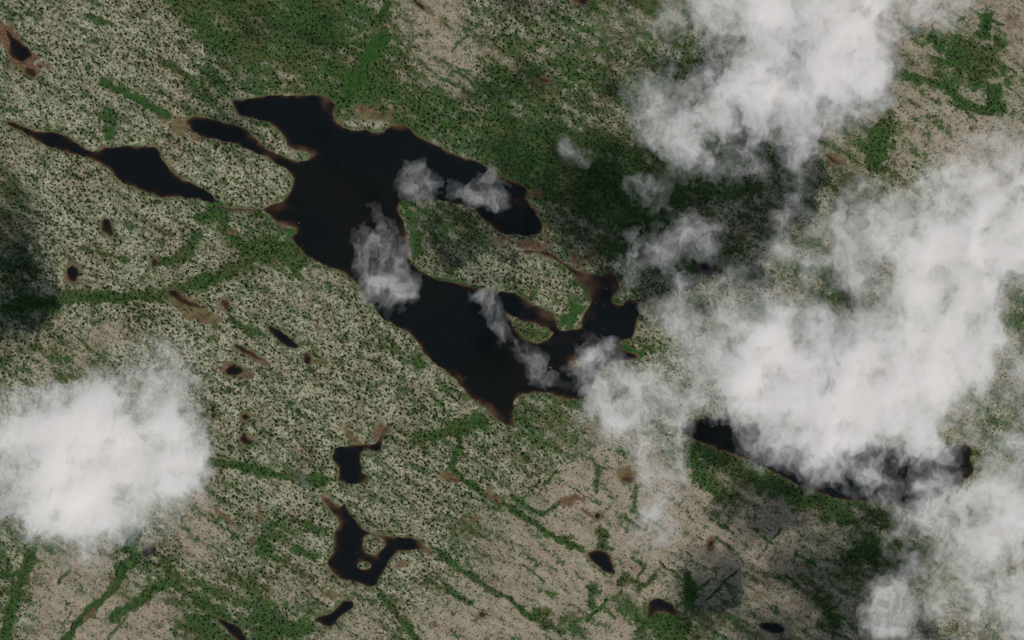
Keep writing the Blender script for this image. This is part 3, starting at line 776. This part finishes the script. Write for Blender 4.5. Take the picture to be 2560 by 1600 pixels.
# soft ownership
wsum = np.zeros(CX.shape); ws = []
for label, anchors in CLOUDS:
    d = np.full(CX.shape, 1e9)
    for (x, y) in anchors: d = np.minimum(d, np.hypot(CX - x, CY - y))
    ws.append(d)
D = np.stack(ws); D = D - D.min(0)
Wt = np.clip(1 - D / 45.0, 0, None) ** 1.5
Wt /= Wt.sum(0)
shrink = (ALT - CLOUD_Z) / ALT
low = fbm(CX / 200, CY / 200, 601, 3)
for ci, (label, anchors) in enumerate(CLOUDS):
    th_ = TAU * Wt[ci] / SIGMA
    a = th_ > .10
    a[0] = a[-1] = False; a[:, 0] = a[:, -1] = False
    cell = a[:-1, :-1] & a[:-1, 1:] & a[1:, 1:] & a[1:, :-1]
    if not cell.any(): continue
    # keep the main piece of each cloud, drop loose scraps
    jj0, ii0 = np.nonzero(cell); j0, i0 = jj0.min(), ii0.min()
    small = cell[j0:jj0.max() + 1, i0:ii0.max() + 1]
    h3, w3_ = -(-small.shape[0] // 3), -(-small.shape[1] // 3)
    blk = np.zeros((h3 * 3, w3_ * 3), bool); blk[:small.shape[0], :small.shape[1]] = small
    blk = blk.reshape(h3, 3, w3_, 3).any((1, 3))
    lab = np.where(blk, np.arange(1, blk.size + 1).reshape(blk.shape), 0)
    for _ in range(900):
        p_ = np.pad(lab, 1); nb = np.maximum.reduce([p_[1:-1, 1:-1], p_[:-2, 1:-1], p_[2:, 1:-1], p_[1:-1, :-2], p_[1:-1, 2:]])
        nb = np.where(blk, nb, 0)
        if (nb == lab).all(): break
        lab = nb
    ids, cnt = np.unique(lab[lab > 0], return_counts=True)
    big = ids[cnt.argmax()]
    keepb = np.repeat(np.repeat(lab == big, 3, 0), 3, 1)[:small.shape[0], :small.shape[1]]
    cell[j0:jj0.max() + 1, i0:ii0.max() + 1] &= keepb
    vused = np.zeros(CX.shape, bool); vfull = np.ones(CX.shape, bool)
    vfull[0] = vfull[-1] = False; vfull[:, 0] = vfull[:, -1] = False
    for dj in (0, 1):
        for di in (0, 1):
            vused[dj:dj + cell.shape[0], di:di + cell.shape[1]] |= cell
            sub = np.zeros(CX.shape, bool); sub[dj:dj + cell.shape[0], di:di + cell.shape[1]] = cell
            vfull &= sub
    nv = int(vused.sum())
    tid = np.full(CX.shape, -1); tid[vused] = np.arange(nv)
    inner = vused & vfull
    bid = tid.copy(); bid[inner] = nv + np.arange(int(inner.sum()))
    mid = CLOUD_Z + 10 * low + 4 * fbm(CX / 40, CY / 40, 640 + ci, 2) if False else CLOUD_Z + 10 * low
    tt = np.where(inner, th_, 0)
    wxa = wx(CX) * shrink; wya = wy(CY) * shrink
    top = np.stack([wxa[vused], wya[vused], (mid + .13 * tt)[vused]], 1)
    bot = np.stack([wxa[inner], wya[inner], (mid - .87 * tt)[inner]], 1)
    jj, ii = np.nonzero(cell)
    def q4(id_): return np.stack([id_[jj, ii], id_[jj + 1, ii], id_[jj + 1, ii + 1], id_[jj, ii + 1]], 1)
    tf = q4(tid); bf = q4(bid)[:, ::-1]
    same = (np.sort(tf, 1) == np.sort(bf, 1)).all(1)           # cells with no thickness at all
    me = mesh_np('cloud', np.concatenate([top, bot]), np.concatenate([tf[~same], bf[~same]]), 4)
    me.materials.append(cm)
    o = bpy.data.objects.new('cloud', me); COL.objects.link(o)
    o['label'] = label; o['category'] = 'cloud'; o['group'] = 'clouds drifting over the lakes'
    print('cloud', ci, len(me.polygons))

# ---------------------------------------------------------------- the largest spruces one by one, the rest as one forest
cj = np.clip(((ty + 40) / CSTEP).astype(int), 0, TAU.shape[0] - 1); cii = np.clip(((tx + 90) / CSTEP).astype(int), 0, TAU.shape[1] - 1)
clear = TAU[cj, cii] < .05
inside = (tx > 12) & (tx < 2548) & (ty > 12) & (ty < 1588)
cand = np.nonzero(inside & clear)[0]
order = cand[np.argsort(-trad[cand])][:300]
lone = np.zeros(NT, bool); lone[order] = True

def where(dx, dy):
    a = math.degrees(math.atan2(dy, dx)) % 360
    return ['right of', 'below right of', 'below', 'below left of', 'left of', 'above left of', 'above', 'above right of'][int((a + 22.5) // 45) % 8]
SHORT = []
for nm, label, outl, hs, d in LAKES: SHORT.append(label)
LM = [('the main lake', None)]
PLACES = [('peat-ringed corner pond', 50, 120), ('thin end of the left lake', 80, 330), ('bulge of the left lake', 340, 420), ('drop-shaped pond', 267, 570), ('orange-rimmed pond', 182, 686),
 ('tiny oval pond', 385, 655), ('brown marsh', 480, 765), ('black sliver pond', 706, 842), ('diamond pond', 588, 924), ('three-cornered pond', 615, 1100), ('ragged pond', 870, 1160),
 ('Y-shaped pond', 870, 1380), ('elbow-shaped pond', 840, 1530), ('bottom left slanting pond', 585, 1570), ('tiny pond on tan ground', 1206, 1536), ('wedge-shaped pond', 1505, 1400),
 ('hooked pond', 1650, 1515), ('two-lobed upper bay', 700, 265), ('tapering west arm', 560, 325), ('narrow peninsula tip', 700, 365), ('upper lake', 900, 400), ('island woods', 1150, 620),
 ('red stream', 1380, 620), ('little green island', 1340, 830), ('lower lake', 1120, 820), ('lake foot', 1250, 1040), ('upper sedge strip', 910, 170), ('dark green swamp', 781, 55),
 ('pinkish rock at the top', 1090, 60), ('tan blotches at the top', 1510, 100), ('brown sliver pool', 1362, 200), ('upper shadow', 1400, 380), ('peat pool above the lake', 940, 274),
 ('green strip at the left', 300, 742), ('left edge shadow', 60, 600), ('bright green scrub at the upper right', 2421, 150), ('narrow pool under the upper right cloud', 2080, 396), ('green tongue at the right', 2200, 350),
 ('orange ring of peat', 1125, 1190), ('small round pond on rock', 1495, 1288), ('bottom edge pool', 1925, 1568), ('right lake', 1800, 1110), ('square pool in thin cloud', 1768, 670), ('pale rock dome', 487, 1366), ('rock slab at the left', 150, 910)]
ORD = ['largest', 'second largest', 'third largest', 'fourth largest', 'fifth largest', 'sixth largest', 'seventh largest', 'eighth largest', 'ninth largest', 'tenth largest'] + \
      ['%d%s largest' % (k, 'th' if k % 10 not in (1, 2, 3) or k in (11, 12, 13) else {1: 'st', 2: 'nd', 3: 'rd'}[k % 10]) for k in range(11, 80)]
seen = {}
crown0 = []
for rank, i in enumerate(order):
    pl = min(PLACES, key=lambda p: (p[1] - tx[i]) ** 2 + (p[2] - ty[i]) ** 2)
    rel = where(tx[i] - pl[1], ty[i] - pl[2])
    key = (pl[0], rel); kk = seen.get(key, 0); seen[key] = kk + 1
    soil = 'green moss' if tz['green'][i] > .5 else ('pale rock' if tz['rock'][i] > .4 else 'pale lichen')
    e = bpy.data.objects.new('spruce_tree', None); COL.objects.link(e)
    e.empty_display_size = 1
    e.location = (wx(tx[i]), wy(ty[i]), th[i] - .03); e.rotation_euler = (0, 0, random.uniform(0, 6.28))
    e['label'] = '%s dark spruce %s the %s' % (ORD[kk], rel, pl[0]); e['category'] = 'tree'; e['group'] = 'big spruces standing above the open woodland'
    c_ = bpy.data.objects.new('crown', CROWNS[rank % 4]); COL.objects.link(c_); c_.parent = e
    c_.scale = (trad[i] * 1.08, trad[i] * 1.08, thei[i] * 1.1)
    t_ = bpy.data.objects.new('trunk', TRUNK); COL.objects.link(t_); t_.parent = e
    t_.scale = (trad[i] * 1.6, trad[i] * 1.6, thei[i])
    if rank < 4: crown0.append(c_)

def instancer(name, label, px, py, pz, rad, hei, sources):
    me = bpy.data.meshes.new(name)
    n = len(px)
    me.vertices.add(n)
    me.vertices.foreach_set('co', np.stack([wx(px), wy(py), pz - .03], 1).astype(np.float32).ravel())
    at = me.attributes.new('size', 'FLOAT_VECTOR', 'POINT'); at.data.foreach_set('vector', np.stack([rad, rad, hei], 1).astype(np.float32).ravel())
    at = me.attributes.new('turn', 'FLOAT_VECTOR', 'POINT'); r3 = np.zeros((n, 3), np.float32); r3[:, 2] = RNG.uniform(0, 6.28, n); at.data.foreach_set('vector', r3.ravel())
    at = me.attributes.new('pick', 'INT', 'POINT'); at.data.foreach_set('value', RNG.integers(0, len(sources), n).astype(np.int32))
    ob = bpy.data.objects.new(name, me); COL.objects.link(ob)
    ob['kind'] = 'stuff'; ob['label'] = label
    ng = bpy.data.node_groups.new(name, 'GeometryNodeTree')
    ng.interface.new_socket('Geometry', in_out='INPUT', socket_type='NodeSocketGeometry')
    ng.interface.new_socket('Geometry', in_out='OUTPUT', socket_type='NodeSocketGeometry')
    gi = ng.nodes.new('NodeGroupInput'); go = ng.nodes.new('NodeGroupOutput')
    ip = ng.nodes.new('GeometryNodeInstanceOnPoints')
    g2i = ng.nodes.new('GeometryNodeGeometryToInstance')
    for s in reversed(sources):
        oi = ng.nodes.new('GeometryNodeObjectInfo'); oi.inputs['Object'].default_value = s; oi.inputs['As Instance'].default_value = False
        ng.links.new(oi.outputs['Geometry'], g2i.inputs[0])
    ng.links.new(gi.outputs[0], ip.inputs['Points']); ng.links.new(g2i.outputs[0], ip.inputs['Instance'])
    ip.inputs['Pick Instance'].default_value = True
    def na(nm, ty_):
        q = ng.nodes.new('GeometryNodeInputNamedAttribute'); q.data_type = ty_; q.inputs[0].default_value = nm; return q.outputs[0]
    ng.links.new(na('pick', 'INT'), ip.inputs['Instance Index'])
    ng.links.new(na('turn', 'FLOAT_VECTOR'), ip.inputs['Rotation'])
    ng.links.new(na('size', 'FLOAT_VECTOR'), ip.inputs['Scale'])
    ng.links.new(ip.outputs[0], go.inputs[0])
    md = ob.modifiers.new(name, 'NODES'); md.node_group = ng
    return ob

rest = ~lone
instancer('spruce_forest', 'open woodland of dark spruces dotted over pale lichen and moss', tx[rest], ty[rest], th[rest], trad[rest], thei[rest], crown0)

# green scrub thickets along the strips
sx, sy, rg2 = scatter(6.2, 23, 60)
sz = zones(sx, sy)
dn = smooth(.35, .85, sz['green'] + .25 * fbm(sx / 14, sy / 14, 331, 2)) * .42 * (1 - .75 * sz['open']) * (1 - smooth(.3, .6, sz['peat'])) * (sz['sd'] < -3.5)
kp = rg2.random(sx.size) < dn
sx, sy = sx[kp], sy[kp]; sz = {k: v[kp] for k, v in sz.items()}
sr = np.clip(rg2.normal(.95, .3, sx.size), .4, 1.8)
print('shrubs', sx.size)
sh0 = []
for q in range(2):
    sh_ = bpy.data.objects.new('shrub', shrub_mesh(50 + q)); COL.objects.link(sh_)
    i = int(np.argmin(np.hypot(sx - [690, 2421][q], sy - [618, 150][q]))); sr[i] = 2.3
    sh_.location = (wx(sx[i]), wy(sy[i]), land_z(sx[i:i+1], sy[i:i+1], {k: v[i:i+1] for k, v in sz.items()})[0]); sh_.scale = (sr[i],) * 3
    sh_['label'] = ['large rounded bush in the green belt beside the left shore of the main lake', 'large rounded bush in the bright green scrub patch at the upper right'][q]; sh_['category'] = 'bush'
    sh0.append(sh_)
instancer('scrub', 'low green willow scrub filling the mossy strips', sx, sy, land_z(sx, sy, sz), sr, sr * rg2.uniform(.8, 1.3, sx.size), sh0)

# ---------------------------------------------------------------- pale boulders breaking the water
bmat, t = mat('boulder')
g_ = N(t, 'ShaderNodeNewGeometry'); d_ = N(t, 'ShaderNodeBsdfDiffuse')
t.links.new(mixc(t, noise(t, g_.outputs['Position'], 3, 4), (.28, .26, .23), (.52, .50, .46)), d_.inputs[0])
o_ = N(t, 'ShaderNodeOutputMaterial'); t.links.new(d_.outputs[0], o_.inputs[0])
def boulder_mesh(seed):
    r = random.Random(seed); bm = bmesh.new(); bmesh.ops.create_icosphere(bm, subdivisions=2, radius=1)
    for w in bm.verts: w.co *= r.uniform(.78, 1.15); w.co.z *= .7
    me = bpy.data.meshes.new('boulder'); bm.to_mesh(me); bm.free(); me.materials.append(bmat); return me
BM = [boulder_mesh(s) for s in (1, 2, 3)]
BOULDERS = [(1536,716,1.0,'lone pale boulder in the brown inlet right of centre'),(1511,719,.8,'pale boulder left of the lone one in the brown inlet'),(1516,722,1.0,'long pale boulder in the middle of the brown inlet'),
 (1488,758,.8,'pale boulder off the point at the mouth of the brown inlet'),(1509,763,.8,'pale boulder in the mouth of the brown inlet'),(1519,759,.7,'pale boulder nearest the right bank of the inlet mouth'),
 (1508,823,.7,'pale boulder below the sandy point of the island'),(1456,848,.7,'pale boulder under the sandy tip of the island'),(1463,806,.7,'pale boulder against the right side of the sandy point'),
 (784,388,1.0,'white boulder at the tip of the narrow peninsula'),(973,319,.9,'white boulder in the red cove of the upper shore'),(834,300,.8,'pale boulder in the bay right of the two-lobed upper bay'),
 (729,556,.8,'pale boulder in the brown shallows below the stream mouth'),(747,557,.9,'pale boulder right of the one in the brown shallows'),(1163,943,.8,'pale boulder in the red shallows of the lower lake'),
 (1195,1001,.8,'pale boulder near the foot of the lower lake'),(901,1349,.7,'pale boulder left of the wooded islet in the Y-shaped pond'),(893,1383,.6,'pale boulder under the wooded islet in the Y-shaped pond'),
 (893,1416,.8,'pale boulder on the left tip of the tiny round islet'),(900,1189,.7,'pale boulder in the lower end of the ragged pond'),(1012,311,.6,'pale boulder at the top of the red cove'),(1442,905,1.1,'pale boulder on the shoal below the island')]
for k, (x, y, r, lab) in enumerate(BOULDERS):
    b = bpy.data.objects.new('boulder', BM[k % 3]); COL.objects.link(b)
    b.location = (wx(x), wy(y), .05); b.scale = (r * .55, r * .45, r * .6); b.rotation_euler = (0, 0, k * 1.3)
    b['label'] = lab; b['category'] = 'boulder'; b['group'] = 'pale boulders in the lake shallows'
